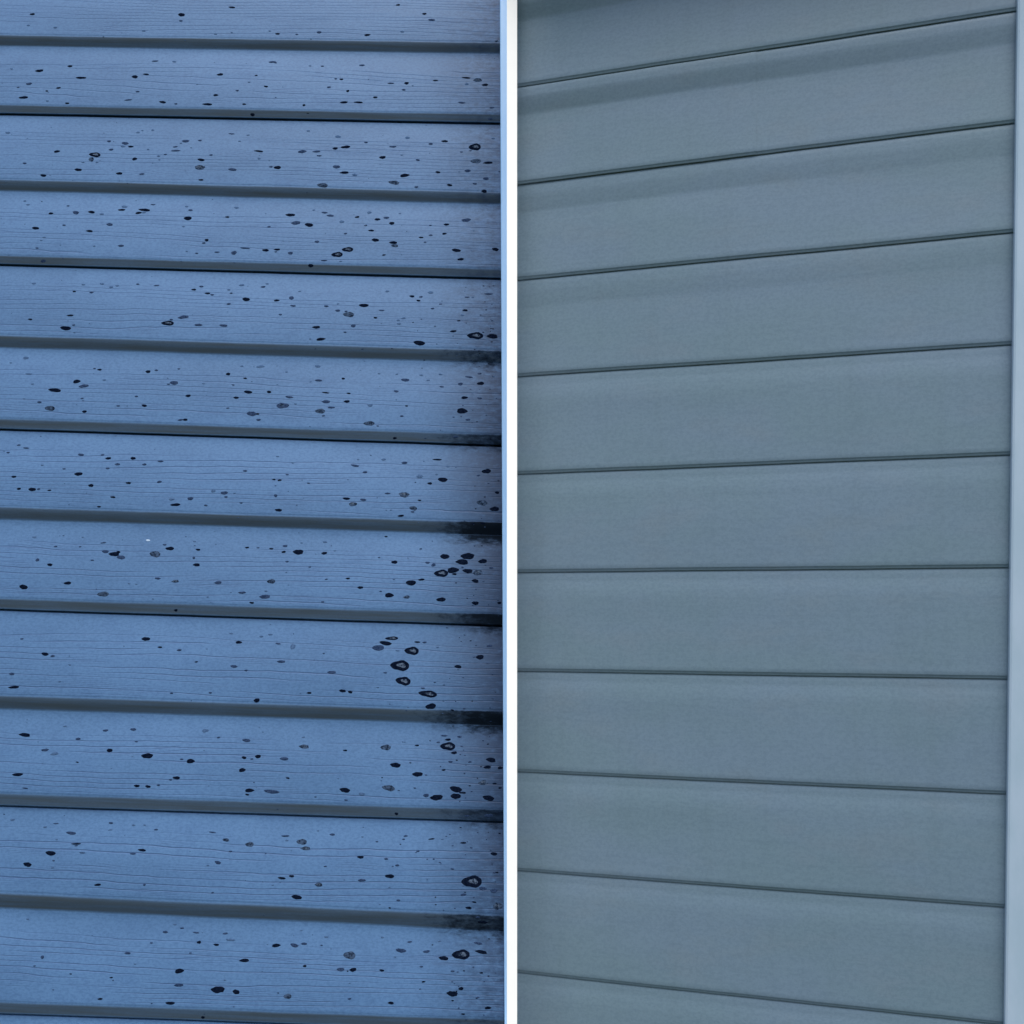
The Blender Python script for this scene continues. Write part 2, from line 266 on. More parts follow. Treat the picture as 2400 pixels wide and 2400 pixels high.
# ---- mildew spots: u v width height(mm) type
SP = """-0.6841 0.6836 6.6 3.6 d;-0.6867 0.6652 4.7 2.5 f;-0.649 0.6626 5.1 2.7 f;-0.4778 0.6875 9.1 5.8 d;-0.4773 0.6774 5.1 2.8 m;-0.5264 0.6601 5.1 2.7 f
-0.4096 0.7016 8.7 3.2 d;-0.4274 0.6573 4.7 2.5 f;-0.4053 0.6601 3.6 1.9 f;-0.7014 0.5984 4 2.2 f;-0.6628 0.5962 10.4 4.5 d;-0.6225 0.6049 6.5 3.7 d
-0.604 0.586 14 3.5 d;-0.531 0.5894 7.9 5.3 d;-0.5163 0.5939 7.5 3.1 d;-0.4156 0.5962 7.9 4.4 d;-0.5075 0.6167 9.4 2.3 m;-0.4813 0.6165 5.4 3.1 f
-0.6731 0.5745 7.9 3.8 m;-0.6871 0.5685 3.9 2.1 m;-0.6321 0.5688 6.1 3 d;-0.6472 0.5636 3.9 2.1 d;-0.5239 0.5656 5 2.6 m;-0.4445 0.5794 3.6 1.9 f
-0.3749 0.5845 3.9 2.1 f;-0.4177 0.5627 6.4 3.4 d;-0.3895 0.5705 4.6 2.5 m;-0.6771 0.5527 11.8 4.1 d;-0.6441 0.5482 4.3 2.2 f;-0.6168 0.5452 5.7 2.8 d
-0.5349 0.5524 9.6 2 m;-0.488 0.5501 8.9 3.7 d;-0.47 0.5479 4.3 2.2 m;-0.4273 0.5483 12.4 3.7 d;-0.3779 0.5497 5 2.6 d;-0.366 0.5356 6 4.7 d
-0.5178 0.5064 5.3 2.9 f;-0.5124 0.5096 3.2 1.8 f;-0.4986 0.5108 4.6 2.5 f;-0.6927 0.5013 6.4 3.5 f;-0.5544 0.4912 5.6 3.1 m;-0.5322 0.4884 8.8 4.7 m
-0.5344 0.4836 6.3 3.4 f;-0.5239 0.4833 7 2.9 d;-0.5493 0.478 6 3.2 m;-0.4519 0.4941 9.5 4.3 m;-0.4576 0.4905 3.5 1.9 f;-0.4644 0.4846 6.7 2.1 m
-0.4329 0.4956 4.9 2.7 m;-0.392 0.5075 7.8 2.2 m;-0.3696 0.506 4.2 2.3 f;-0.3799 0.496 3.9 2.1 f;-0.6214 0.4732 7.7 3.7 d;-0.5696 0.4694 15.5 7 r
-0.5735 0.4622 7 6.1 r;-0.4631 0.4786 12.7 2.5 m;-0.4998 0.4795 3.5 1.9 f;-0.476 0.4722 4.2 2.2 m;-0.4846 0.4696 4.9 2.6 f;-0.4829 0.4639 3.2 1.6 f
-0.4152 0.4732 4.6 2.4 m;-0.516 0.4643 6.3 4.5 d;-0.4274 0.4653 9.1 4.1 d;-0.5654 0.4581 4.2 2.2 f;-0.5839 0.4576 4.6 2.4 f;-0.6616 0.454 5.3 2.7 m
-0.5888 0.4461 9.8 4 d;-0.4279 0.4538 12.9 6.8 r;-0.3842 0.4516 10.8 4 m;-0.5334 0.442 8 3.9 d;-0.5034 0.4419 6.6 2.8 m;-0.6338 0.4363 7.7 3.9 d
-0.4242 0.4352 6.3 2.7 d;-0.6561 0.4018 4.2 2.2 f;-0.6508 0.3961 4.9 2.6 f;-0.5975 0.3957 4.2 2.2 m;-0.5258 0.3915 9.4 3.3 d;-0.5228 0.3964 7.7 4.1 f
-0.4955 0.3922 14.2 4.6 d;-0.5028 0.3874 8 3.7 d;-0.4961 0.3882 5.9 3.2 f;-0.4858 0.4009 6.3 2.1 m;-0.441 0.3991 4.5 2.4 f;-0.4351 0.3936 5.9 3.2 m
-0.3752 0.3991 6.3 3.3 f;-0.5853 0.3855 8 5.4 m;-0.5647 0.3869 8 4.6 d;-0.5509 0.3842 5.9 3.2 f;-0.618 0.3833 5.9 3.3 d;-0.4368 0.3808 9.7 6.1 d
-0.3853 0.3843 5.2 2.8 d;-0.5974 0.3658 4.5 2.3 m;-0.5378 0.3685 8.3 4 m;-0.634 0.3604 9.3 4 d;-0.4409 0.3683 3.8 2 f;-0.5626 0.358 7.9 3.6 d
-0.6204 0.347 4.5 2.3 f;-0.6236 0.3426 3.4 1.7 f;-0.4079 0.3489 4.8 3.9 d;-0.4112 0.3446 4.8 2.4 m;-0.5185 0.3376 7.6 3.1 m;-0.6274 0.3314 4.1 2.1 m
-0.3568 0.3387 11.6 2.3 m;-0.5531 0.3361 3.4 1.7 f;-0.4187 0.3295 4.1 2 m;-0.3926 0.3319 6.5 2.3 m;-0.3705 0.3315 7.2 5.3 m;-0.4319 0.3321 3.1 1.5 f
-0.1813 0.7112 5.5 3.2 d;-0.1442 0.6969 5.9 3.3 d;-0.1336 0.687 9 3.3 m;-0.3536 0.6638 3.9 2.1 f;-0.3426 0.6595 5.9 3.1 d;-0.3161 0.6592 3.9 2.1 m
-0.2859 0.6633 6.6 3.5 m;-0.22 0.6605 7.8 3.6 d;-0.1724 0.6669 5.5 2.9 f;-0.0437 0.6551 3.5 1.6 d;-0.3471 0.6191 9.7 3.5 m;-0.3425 0.6178 3.5 2 m
-0.2952 0.6138 3.9 2.2 f;-0.2784 0.6137 4.3 2.4 m;-0.2249 0.6166 7.8 3 m;-0.3665 0.5957 3.9 2.2 d;-0.2583 0.5929 3.9 2.1 m;-0.2506 0.5923 5 2.8 d
-0.1835 0.5875 8.1 2.8 m;-0.1623 0.588 5.8 4.2 d;-0.1539 0.5842 2.7 1.5 f;-0.1237 0.5936 7 2.4 d;-0.0824 0.599 11.2 2.9 d;-0.0668 0.5956 11.6 5.7 r
-0.0566 0.588 8.1 4.2 d;-0.0813 0.5886 5.4 3 f;-0.3513 0.578 5.4 2.9 d;-0.2663 0.5789 5.4 2.9 m;-0.1654 0.5773 5 2.7 m;-0.2405 0.5736 3.9 3.9 d
-0.2028 0.5645 5.8 3 d;-0.2442 0.5557 10 3.5 d;-0.2247 0.5562 11.1 3.1 d;-0.0866 0.5591 9.2 2.7 m;-0.2975 0.55 3.8 3.5 d;-0.046 0.5524 6.9 2.2 m
-0.2917 0.5389 3.1 1.1 d;-0.0477 0.5368 6.5 3.2 m;-0.2898 0.515 5 2.7 f;-0.2492 0.5065 7.6 4.2 f;-0.1567 0.5073 6.5 3.6 f;-0.2113 0.4984 5 2.7 m
-0.1068 0.5031 8.4 3.7 d;-0.1252 0.4982 5.7 3.1 m;-0.0428 0.5092 4.6 2.5 f;-0.2376 0.4904 11.8 4.6 d;-0.2513 0.4877 6.5 4.1 d;-0.1749 0.4925 9.5 2.7 m
-0.0661 0.4949 16 10.5 r;-0.0719 0.4888 3.4 1.8 m;-0.3523 0.4807 11 3.2 d;-0.2947 0.4816 11.4 4.5 m;-0.2756 0.4821 10.6 2.7 m;-0.0836 0.4865 4.2 2.2 m
-0.2716 0.4757 6.5 2.2 m;-0.1874 0.4754 8 4.5 d;-0.1624 0.4797 3.4 1.8 f;-0.1405 0.4724 5.3 2.8 m;-0.0639 0.4729 13.6 6.6 r;-0.0478 0.4707 11.7 4 d
-0.3507 0.4692 4.6 2.4 f;-0.2473 0.4594 9.1 5.2 m;-0.3336 0.4571 4.9 2.5 m;-0.325 0.4562 8.7 5.2 d;-0.074 0.4578 7.9 4.3 m;-0.0853 0.4561 2.6 1.4 f
-0.1131 0.4546 6.4 3.3 d;-0.0325 0.4575 2.6 1.4 m;-0.236 0.4509 10.6 4.3 d;-0.2222 0.4479 6.8 3.5 f;-0.1566 0.4487 11.7 5.1 d;-0.0496 0.4466 7.9 3.8 m
-0.1697 0.4378 14.3 5.5 r;-0.0639 0.4388 5.6 2.8 m;-0.2631 0.4316 14.3 5.6 r;-0.0967 0.4359 6.8 3.4 d;-0.1402 0.432 5.3 2.6 m;-0.0511 0.4283 6.4 5.2 d
-0.2733 0.3984 3.8 2 f;-0.2588 0.3948 8.3 2.7 m;-0.2002 0.3965 6.4 3.4 f;-0.2155 0.3891 5.6 3 d;-0.2508 0.3903 9 3.6 m;-0.3031 0.3898 12 4.9 d
-0.1888 0.3863 7.5 3.6 d;-0.1774 0.3891 7.1 3.8 m;-0.073 0.3885 11.9 4.9 m;-0.1601 0.3961 3.4 1.8 f;-0.2946 0.3778 11.6 5.7 m;-0.2771 0.3752 10.5 5.7 d
-0.2349 0.3812 6.7 4 f;-0.1696 0.3808 6.7 4.4 d;-0.0984 0.3809 6.7 3.6 d;-0.1192 0.379 3.7 2 m;-0.2032 0.3764 4.1 2.2 m;-0.329 0.3709 4.9 2.5 m
-0.1954 0.369 7.1 3 d;-0.1004 0.3669 5.6 2.9 d;-0.1179 0.3642 4.8 2.5 m;-0.2286 0.3635 4.5 2.3 m;-0.0625 0.3723 2.6 1.4 f;-0.1301 0.3605 5.9 2.6 d
-0.189 0.355 9.3 4.7 d;-0.2646 0.3504 6.3 3.2 m;-0.1245 0.3536 3.7 1.9 m;-0.1655 0.3519 9.6 4.2 d;-0.1635 0.3475 9.3 4.2 r;-0.2236 0.3403 14.8 6.6 r
-0.3299 0.3363 8.2 3.7 d;-0.3151 0.3378 7.8 2.9 d;-0.3165 0.3344 3.3 1.7 m;-0.0835 0.3429 11.5 4.6 d;-0.0333 0.3457 8.1 5 d;-0.2974 0.3331 6.3 4.1 m
-0.2366 0.3327 14.8 7 r;-0.1765 0.3337 4.4 2.2 d;-0.1536 0.3347 2.2 1.1 f;-0.0773 0.3303 7.7 3.7 d;-0.253 0.3239 8.1 2 m;-0.2316 0.3233 3.7 1.8 f
-0.2699 0.3166 6.6 4.5 d;-0.6267 0.2835 5.5 2.8 f;-0.6178 0.3143 6.9 4.4 m;-0.5622 0.2838 4.8 2.5 f;-0.5384 0.2858 5.8 3 f;-0.5256 0.2811 5.8 3 f
-0.5182 0.2834 4.8 2.5 f;-0.492 0.2864 4.4 2.3 m;-0.4674 0.2852 7.2 2 m;-0.4094 0.2854 5.4 2.8 m;-0.3734 0.2816 4.4 2.3 f;-0.3697 0.2766 4.1 2.1 m
-0.3576 0.289 6.8 3.5 f;-0.5722 0.2732 4.4 2.3 d;-0.5497 0.2725 5.4 2.8 m;-0.4185 0.2805 5.8 3.1 d;-0.4 0.2755 7.1 2.7 d;-0.3938 0.2737 4.8 2.5 m
-0.3494 0.2683 9.5 5.4 d;-0.371 0.2609 5.4 2.8 m;-0.6223 0.2319 5.1 2.6 d;-0.5718 0.2389 8.1 2.6 d;-0.5655 0.2256 4 2 m;-0.575 0.2209 13.1 5.8 d
-0.4453 0.2316 16.2 6.3 r;-0.4416 0.2367 4.4 2.2 m;-0.4266 0.2406 12.8 4.5 m;-0.4061 0.2303 10.1 3.3 m;-0.3739 0.2303 10.1 3.3 m;-0.5629 0.2155 3.4 1.6 f
-0.623 0.1815 7.4 3.7 f;-0.6409 0.1741 3.4 1.7 f;-0.533 0.1693 3.7 1.9 m;-0.5264 0.1678 5.3 2.7 d;-0.4645 0.1669 6 4.1 d;-0.4544 0.1691 4.7 2.4 m
-0.4262 0.172 3.7 1.9 m;-0.3629 0.1666 5.3 4.1 d;-0.347 0.1782 4.3 2.2 f;-0.6151 0.1593 8.4 2.2 f;-0.5525 0.1505 8.7 5.2 d;-0.5179 0.1537 4.7 2.3 f
-0.5424 0.1445 11.6 4.7 m;-0.6076 0.1455 4 2 f;-0.4294 0.1523 10.3 5.2 m;-0.4361 0.1503 4 2 m;-0.3407 0.1613 4.7 2.3 d;-0.3922 0.1524 3.7 1.8 f
-0.5778 0.1377 14.9 5.4 d;-0.3547 0.1517 3.7 1.8 m;-0.3347 0.1425 9.9 4.4 d;-0.4741 0.1323 4.3 2.1 m;-0.4093 0.1351 6.3 3.6 d;-0.3489 0.1344 6.6 3.2 d
-0.5419 0.1276 4 1.9 m;-0.5401 0.1246 3 1.4 f;-0.5947 0.121 5.6 2.7 m;-0.6146 0.1249 3.6 1.8 f;-0.4951 0.119 4.3 2.1 m;-0.4626 0.1203 6.3 3.5 d
-0.5802 0.1132 12.9 6.3 r;-0.3577 0.1201 4 1.9 m;-0.5364 0.1102 5.6 3.5 d;-0.3272 0.1136 12.5 6 m;-0.4152 0.1028 6.6 2.4 m;-0.4092 0.1032 5.6 3.5 r
-0.615 0.0657 4.6 2.3 m;-0.605 0.0621 7.9 1.8 m;-0.6262 0.0552 4.3 2.1 m;-0.535 0.0552 7.2 3.5 m;-0.5083 0.0559 4.6 2.2 m;-0.5003 0.0515 6.9 3.5 d
-0.4696 0.0525 6.5 3.9 d;-0.435 0.0495 7.2 2.5 m;-0.4877 0.044 6.2 3.2 m;-0.4544 0.0448 5.5 2.7 m;-0.5806 0.04 3.9 1.9 f;-0.5528 0.036 3.9 1.9 m
-0.499 0.0383 4.9 2.4 m;-0.329 0.0402 5.2 2.5 m;-0.5338 0.0298 9.8 4.8 d;-0.6131 0.0237 6.2 2.8 d;-0.4705 0.02 6.2 2.9 d;-0.4328 0.0226 5.8 2.8 m
-0.5162 0.0154 6.2 4.1 d;-0.3651 0.0131 5.8 3.7 f;-0.3513 0.011 8.7 4.1 m;-0.3487 0.006 4.5 2.1 m;-0.3388 0.011 3.2 1.5 f;-0.6043 0.0084 4.9 3.1 d
-0.5878 0.0081 9.1 4.4 d;-0.5799 0.0088 4.2 2 m;-0.5663 0.0077 4.5 2.1 d;-0.4871 0.0014 6.1 2.7 d;-0.3919 0.0025 7.1 4 m;-0.4148 0.0009 7.7 3 f
-0.4093 -0.0058 11.3 3.7 d;-0.3294 -0.0011 3.9 1.8 m;-0.5026 -0.0112 4.8 2.2 d;-0.3723 -0.0055 4.5 2.1 m;-0.3298 0.2872 6.3 2.6 m;-0.3251 0.2918 4.4 2.3 f
-0.282 0.282 4 2.1 f;-0.1141 0.2852 7.3 3.8 f;-0.0399 0.2853 10.6 2.5 m;-0.1696 0.2853 5.1 2.7 f;-0.1375 0.2789 6.2 3.4 d;-0.126 0.2784 4.8 2.5 m
-0.1288 0.2728 5.1 2.6 d;-0.067 0.2797 6.2 2.1 m;-0.0598 0.2797 3.7 1.9 f;-0.2916 0.272 6.2 5 m;-0.3101 0.2677 7 2.9 d;-0.1979 0.2639 11.7 5 r
-0.1003 0.2686 3.7 1.9 m;-0.2311 0.2652 3.3 1.7 f;-0.2884 0.2607 7.3 2.5 m;-0.2458 0.2613 5.5 2.8 m;-0.1101 0.2619 4.7 2.4 m;-0.0684 0.2606 5.8 3.3 d
-0.2306 0.2555 6.2 3.3 m;-0.1748 0.2574 7.3 2.1 m;-0.216 0.2503 14.2 6.9 r;-0.22 0.2546 4 2 m;-0.3032 0.2477 4.4 2.2 m;-0.0718 0.2534 5.1 2.6 f
-0.1819 0.2467 4.7 2.4 d;-0.1461 0.2472 5.5 2.7 f;-0.1526 0.244 4.7 2.4 f;-0.0758 0.2456 4 2 d;-0.0335 0.2468 2.9 1.5 m;-0.1514 0.239 5.1 2.5 f
-0.2091 0.2347 6.2 4 m;-0.2559 0.2314 9.8 3.6 d;-0.082 0.2308 8 3.2 d;-0.2188 0.2255 4 2 m;-0.0536 0.2255 20.3 9 r;-0.0324 0.2253 12.3 7.1 r
-0.2623 0.2151 2.9 1.4 f;-0.249 0.2151 10.9 3.9 d;-0.124 0.2135 13.7 6.6 d;-0.255 0.2026 2.2 0.9 m;-0.1953 0.2037 2.9 1.2 m;-0.3237 0.1784 10.9 3.2 f
-0.2512 0.181 7.2 3.6 f;-0.2897 0.1718 3.6 1.8 f;-0.1729 0.1731 3.6 1.8 f;-0.1505 0.173 3.6 1.8 f;-0.1197 0.1725 5 2.5 f;-0.0958 0.1743 4.7 2.4 f
-0.0467 0.1768 5.4 2 m;-0.0598 0.1717 10.1 2.4 m;-0.0291 0.1733 3.6 1.8 f;-0.2174 0.1647 4 2.8 d;-0.2482 0.1613 8.6 3.2 m;-0.2579 0.159 3.2 1.6 f
-0.1394 0.1651 10.8 4 m;-0.1106 0.1656 4.3 2.2 f;-0.0701 0.1616 5.7 4 m;-0.0448 0.1632 8.3 4.8 d;-0.0932 0.1571 5.4 2 m;-0.1496 0.149 5.7 2.8 m
-0.3086 0.1434 5.4 3.5 d;-0.2375 0.1446 9.3 2 d;-0.2087 0.1445 4.7 2.3 d;-0.2825 0.1372 9.3 3.1 m;-0.0641 0.143 7.9 3.9 d;-0.0451 0.1429 6.4 2.3 m
-0.2361 0.1323 10 4.3 m;-0.2101 0.1335 7.1 3.5 d;-0.2898 0.1255 16.4 6.5 m;-0.1808 0.1292 6.4 3.9 f;-0.1354 0.1297 3.9 1.9 d;-0.2288 0.1248 8.2 2.7 m
-0.2421 0.1196 12.5 6.1 r;-0.0662 0.1251 12.4 7.3 d;-0.2739 0.1283 3.6 1.7 f;-0.3201 0.1135 5 2.4 d;-0.2377 0.1135 3.9 1.9 m;-0.1404 0.116 4.6 2.2 m
-0.3179 0.1058 5.7 2.7 m;-0.0584 0.1138 5.7 2.7 m;-0.18 0.1052 13.5 5.6 r;-0.1696 0.1022 3.2 1.5 m;-0.1477 0.0879 5.3 3.1 d;-0.11 0.0888 3.2 1.3 m
-0.0724 0.0914 7.1 2.9 m;-0.2913 0.0606 3.9 1.9 f;-0.1599 0.0606 6 2.9 f;-0.1914 0.0596 3.5 1.7 f;-0.094 0.0626 10.9 2.3 d;-0.2716 0.0528 3.9 1.9 f
-0.134 0.057 7.1 3.4 m;-0.1946 0.0514 9.9 3 m;-0.0806 0.0537 4.2 2.1 f;-0.0328 0.0491 10.5 6.1 d;-0.1815 0.0431 6 2.6 m;-0.2768 0.0369 3.9 1.9 m
-0.0425 0.0431 4.2 2 m;-0.1142 0.0397 8.1 3.9 f;-0.0937 0.043 3.9 1.9 f;-0.2924 0.0301 4.2 2 d;-0.2853 0.0294 4.9 2.3 d;-0.0857 0.0363 10.9 6 d
-0.1012 0.031 5.3 3.3 d;-0.2495 0.0266 3.5 1.7 m;-0.2018 0.0327 2.5 1.2 f;-0.0296 0.0333 2.8 1.3 m;-0.0187 0.0217 5.2 3.3 d;-0.2882 0.0095 4.2 3.7 m
-0.1518 0.0165 6.6 2.2 m;-0.1316 0.0155 12.2 6.6 r;-0.2016 0.0084 8.4 3.3 d;-0.181 0.0075 7 3.3 m;-0.1125 0.0089 4.2 2 d;-0.1932 0.0017 10.5 4.7 r
-0.0362 0.0082 13.2 6.5 r;-0.283 -0.0087 8.4 3.6 d;-0.1194 -0.0012 9.4 5.1 r;-0.021 0.0009 10.4 6.1 d;-0.12 -0.0058 4.5 2.1 m;-0.152 -0.0046 2.4 1.1 f
-0.1464 -0.0044 2.8 1.3 f;-0.134 -0.0112 7.3 2.8 d;-0.0466 -0.0182 4.2 1.8 d;-0.0345 -0.0172 5.2 2.2 d;-0.5788 -0.0505 5.5 2.6 f;-0.4935 -0.0549 7.1 1.7 m
-0.5197 -0.0486 3.2 1.5 f;-0.3829 -0.0496 3.9 1.8 f;-0.4185 -0.055 4.5 2.1 m;-0.4114 -0.0596 9.6 4.7 d;-0.3771 -0.0599 5.4 2.6 d;-0.3181 -0.0553 4.8 2.3 d
-0.5506 -0.0615 4.2 2 m;-0.5208 -0.0608 3.2 1.5 m;-0.489 -0.0659 8.3 4 m;-0.4779 -0.0688 11.8 5.7 r;-0.4734 -0.0663 4.8 3.4 d;-0.4689 -0.0726 10.5 4.7 m
-0.4281 -0.0672 13.1 7.4 r;-0.3808 -0.0704 3.2 3.2 m;-0.5696 -0.0791 4.2 4.2 m;-0.5031 -0.0773 4.2 1.9 m;-0.5535 -0.0846 6.1 3.6 d;-0.3763 -0.079 7.6 4.3 d
-0.421 -0.0972 7 2.6 m;-0.3992 -0.0999 8.2 3.6 r;-0.3477 -0.1 8.2 3.9 m;-0.5285 -0.1064 8.2 3.9 d;-0.4456 -0.1051 2.9 1.3 f;-0.4544 -0.1046 3.2 1.5 f
-0.5809 -0.1129 10.1 5.5 d;-0.3177 -0.1112 8.8 2.9 m;-0.4838 -0.1184 13.9 5.8 r;-0.4929 -0.1126 2.2 1 m;-0.4235 -0.1223 2.5 1.1 f;-0.3051 -0.1231 5.4 2.4 d
-0.3583 -0.1178 3.2 1.4 f;-0.3955 -0.1346 4.4 3.3 d;-0.5755 -0.1745 4.1 1.9 m;-0.4278 -0.1697 10 4.5 r;-0.3273 -0.1596 4.4 2 f;-0.4096 -0.179 5 2.3 d
-0.3863 -0.1817 5.6 2.6 m;-0.3171 -0.1701 7.2 3.5 r;-0.5446 -0.1917 8.1 4.1 d;-0.5351 -0.1938 5.3 2.4 m;-0.3643 -0.195 3.7 1.7 d;-0.3194 -0.1988 7.8 3.5 m
-0.3046 -0.2031 4.3 2 m;-0.5131 -0.2035 3.7 1.7 f;-0.5799 -0.2164 6.5 2.9 m;-0.5751 -0.2317 11.8 3.4 d;-0.5219 -0.2234 3.7 1.7 f;-0.389 -0.2325 3.7 1.7 m
-0.3436 -0.2304 4 1.8 m;-0.5109 -0.2742 4.6 2.1 f;-0.4629 -0.2774 6.2 2.7 m;-0.4308 -0.2751 7.1 3.2 m;-0.3466 -0.2736 8.3 3.7 f;-0.5561 -0.2857 12 4.9 r
-0.4931 -0.2881 5.5 3 m;-0.3301 -0.2809 4 1.8 m;-0.2974 -0.2831 9.5 3.6 m;-0.4248 -0.289 3.7 1.6 m;-0.5294 -0.302 8.6 3 m;-0.5175 -0.3058 8.9 3.6 f
-0.4543 -0.2999 6.7 4.2 d;-0.4097 -0.3045 12.8 6 d;-0.4897 -0.3144 3.4 1.5 d;-0.3694 -0.307 4 1.7 m;-0.359 -0.3087 8.8 5.1 d;-0.2977 -0.3027 5.2 3.3 d
-0.2887 -0.3039 3.7 1.6 m;-0.5295 -0.3173 2.1 0.9 f;-0.345 -0.2962 2.1 0.9 f;-0.1512 -0.036 3.8 1.8 d;-0.2528 -0.0472 3.5 1.6 f;-0.2246 -0.0452 5.2 2.5 f
-0.2723 -0.0519 5.9 2.8 m;-0.3047 -0.0551 3.5 1.6 m;-0.2886 -0.0559 4.9 2.3 d;-0.2732 -0.0594 4.8 2.9 d;-0.2555 -0.059 11.8 6.5 d;-0.224 -0.0594 6.6 3.6 d
-0.2115 -0.0559 3.5 1.6 f;-0.1081 -0.0502 3.5 1.6 m;-0.1575 -0.0627 3.1 1.5 m;-0.1227 -0.0621 2.4 1.1 f;-0.2679 -0.0715 4.1 1.9 m;-0.2399 -0.0772 3.4 1.6 m
-0.1386 -0.0679 6.9 4.3 d;-0.0989 -0.0673 5.5 2.6 m;-0.0915 -0.0699 4.8 4.3 m;-0.0787 -0.0589 10.7 6.2 d;-0.0511 -0.0576 15.5 8.3 d;-0.0573 -0.065 13.4 7.6 r
-0.0327 -0.0633 9.6 5.8 d;-0.0679 -0.0756 13 7.1 d;-0.0814 -0.0799 16.8 8.5 r;-0.0659 -0.0805 5.1 2.4 d;-0.0502 -0.0761 11.3 5.3 d;-0.038 -0.0777 11.3 6.8 r
-0.0567 -0.0717 3.4 1.6 m;-0.0223 -0.0714 4.8 2.3 m;-0.0405 -0.088 7.5 4.9 d;-0.1048 -0.0885 7.2 2.8 d;-0.2842 -0.0964 9.6 5.3 r;-0.117 -0.0928 11.3 6.7 r
-0.2186 -0.0918 3.4 1.6 m;-0.1929 -0.0899 4.8 2.2 d;-0.1771 -0.1005 6.5 3.5 d;-0.1379 -0.089 3.4 1.6 f;-0.2894 -0.1085 3.8 1.7 f;-0.1526 -0.1044 3.4 1.6 m
-0.2901 -0.1153 12.3 4.9 m;-0.1421 -0.1087 9.9 5.6 d;-0.1211 -0.1102 7.8 3.8 r;-0.08 -0.1119 10.2 5.2 d;-0.0393 -0.1149 7.8 4.5 d;-0.0109 -0.1137 4.4 3.1 d
-0.2206 -0.1193 3.8 1.7 m;-0.0307 -0.0882 2.4 1.1 m;-0.2808 -0.1594 5.1 2.3 f;-0.2911 -0.1621 4.8 2.2 f;-0.1363 -0.1592 15.6 4.2 r;-0.1433 -0.1653 13.5 5.2 d
-0.1515 -0.1711 14.2 6.5 m;-0.2703 -0.1701 6.1 2.1 m;-0.2525 -0.1731 6.4 5.9 f;-0.106 -0.1627 6.8 2.1 d;-0.0973 -0.1628 5.1 2.3 m;-0.1115 -0.1734 16.9 9.3 r
-0.0206 -0.1645 6.4 2.9 m;-0.0817 -0.1681 3.7 1.7 f;-0.2152 -0.1799 3 1.4 m;-0.1284 -0.1736 4.7 2.2 f;-0.0313 -0.1782 8.8 5.5 d;-0.0384 -0.1783 3 1.4 m
-0.2643 -0.1913 9.4 3.1 m;-0.1241 -0.1913 22.2 11.8 r;-0.0563 -0.1903 7.4 4.4 d;-0.2258 -0.188 2.4 1.1 f;-0.2038 -0.2019 10.1 3.4 m;-0.1412 -0.2003 4 1.8 m
-0.0222 -0.185 2.7 1.2 m;-0.1191 -0.2092 17.7 9.4 r;-0.0826 -0.2096 2.7 1.2 m;-0.1894 -0.223 7.7 3.3 d;-0.1803 -0.224 5 3.3 d;-0.2282 -0.2267 5.3 2.4 d
-0.1487 -0.2177 3 1.3 f;-0.0961 -0.2167 4.7 2.1 m;-0.0894 -0.2231 21.7 7.3 r;-0.0856 -0.2372 11.3 6.5 d;-0.0141 -0.2261 2.7 1.2 m;-0.2886 -0.2373 6.7 4.9 d
-0.0605 -0.2407 4 1.7 d;-0.0469 -0.2384 3.3 1.5 m;-0.1138 -0.2431 2.3 1 m;-0.2795 -0.2728 2.7 1.2 f;-0.2318 -0.2771 3.7 1.6 f;-0.0688 -0.2698 8 2 m
-0.0511 -0.2705 5.3 2.4 m;-0.0642 -0.2742 6.3 2.8 d;-0.0753 -0.2776 4 1.8 m;-0.2297 -0.2878 10.9 4.9 r;-0.1353 -0.2855 11.9 5.9 r;-0.0996 -0.282 4.6 2.1 d
-0.0637 -0.2817 17.5 8.8 r;-0.0482 -0.2812 3.3 1.5 m;-0.1142 -0.2786 2.7 1.2 f;-0.1819 -0.2905 4.6 2 d;-0.0564 -0.2888 6.6 3.2 d;-0.2818 -0.3008 6.3 4.5 d
-0.2513 -0.3023 9.9 3.6 m;-0.1227 -0.305 11.5 5.5 r;-0.0135 -0.2954 9.9 5.8 d;-0.0174 -0.3036 7.9 3.9 d;-0.0026 -0.3039 5.6 3.2 d;-0.0599 -0.2991 4.9 2.2 m
-0.0377 -0.2985 4.3 1.9 m;-0.0672 -0.3085 4.3 1.9 d;-0.0968 -0.3143 11.5 5.4 d;-0.087 -0.3148 3 1.3 m;-0.245 -0.3237 4.3 1.9 d;-0.0212 -0.3208 10.1 6 r
-0.0084 -0.3216 4.6 2 d;-0.2983 -0.3167 7.3 4.4 r;-0.5563 -0.3307 11.6 3.6 d;-0.3728 -0.3279 7.9 3.5 d;-0.3794 -0.3303 3.9 1.7 m;-0.4172 -0.3384 6.4 3.2 d
-0.4044 -0.3387 6.4 2.9 d;-0.3924 -0.3368 4.2 1.9 m;-0.5454 -0.3454 7 1.5 m;-0.3348 -0.3355 2.1 0.9 f;-0.2876 -0.3389 10 4.1 d;-0.2897 -0.3436 4.5 2 d
-0.5573 -0.3808 5.4 2.4 f;-0.5067 -0.3832 6 1.5 m;-0.4439 -0.3804 5.1 2.2 m;-0.4177 -0.3818 4.2 1.8 f;-0.4051 -0.3812 3.3 1.4 f;-0.5185 -0.3874 4.5 2 f
-0.3913 -0.3858 4.5 1.9 m;-0.4426 -0.3877 3.9 1.7 f;-0.4873 -0.3929 11.4 3.2 m;-0.3267 -0.3864 7.8 1.7 m;-0.3101 -0.3941 7.5 3.4 r;-0.5026 -0.4005 3 1.3 f
-0.2826 -0.3979 9.6 5.1 r;-0.4796 -0.4043 10.5 2 d;-0.4793 -0.4063 3.6 1.5 m;-0.4036 -0.4084 8.4 2.9 d;-0.3034 -0.4062 3.9 1.7 m;-0.5068 -0.4154 10.8 5.1 d
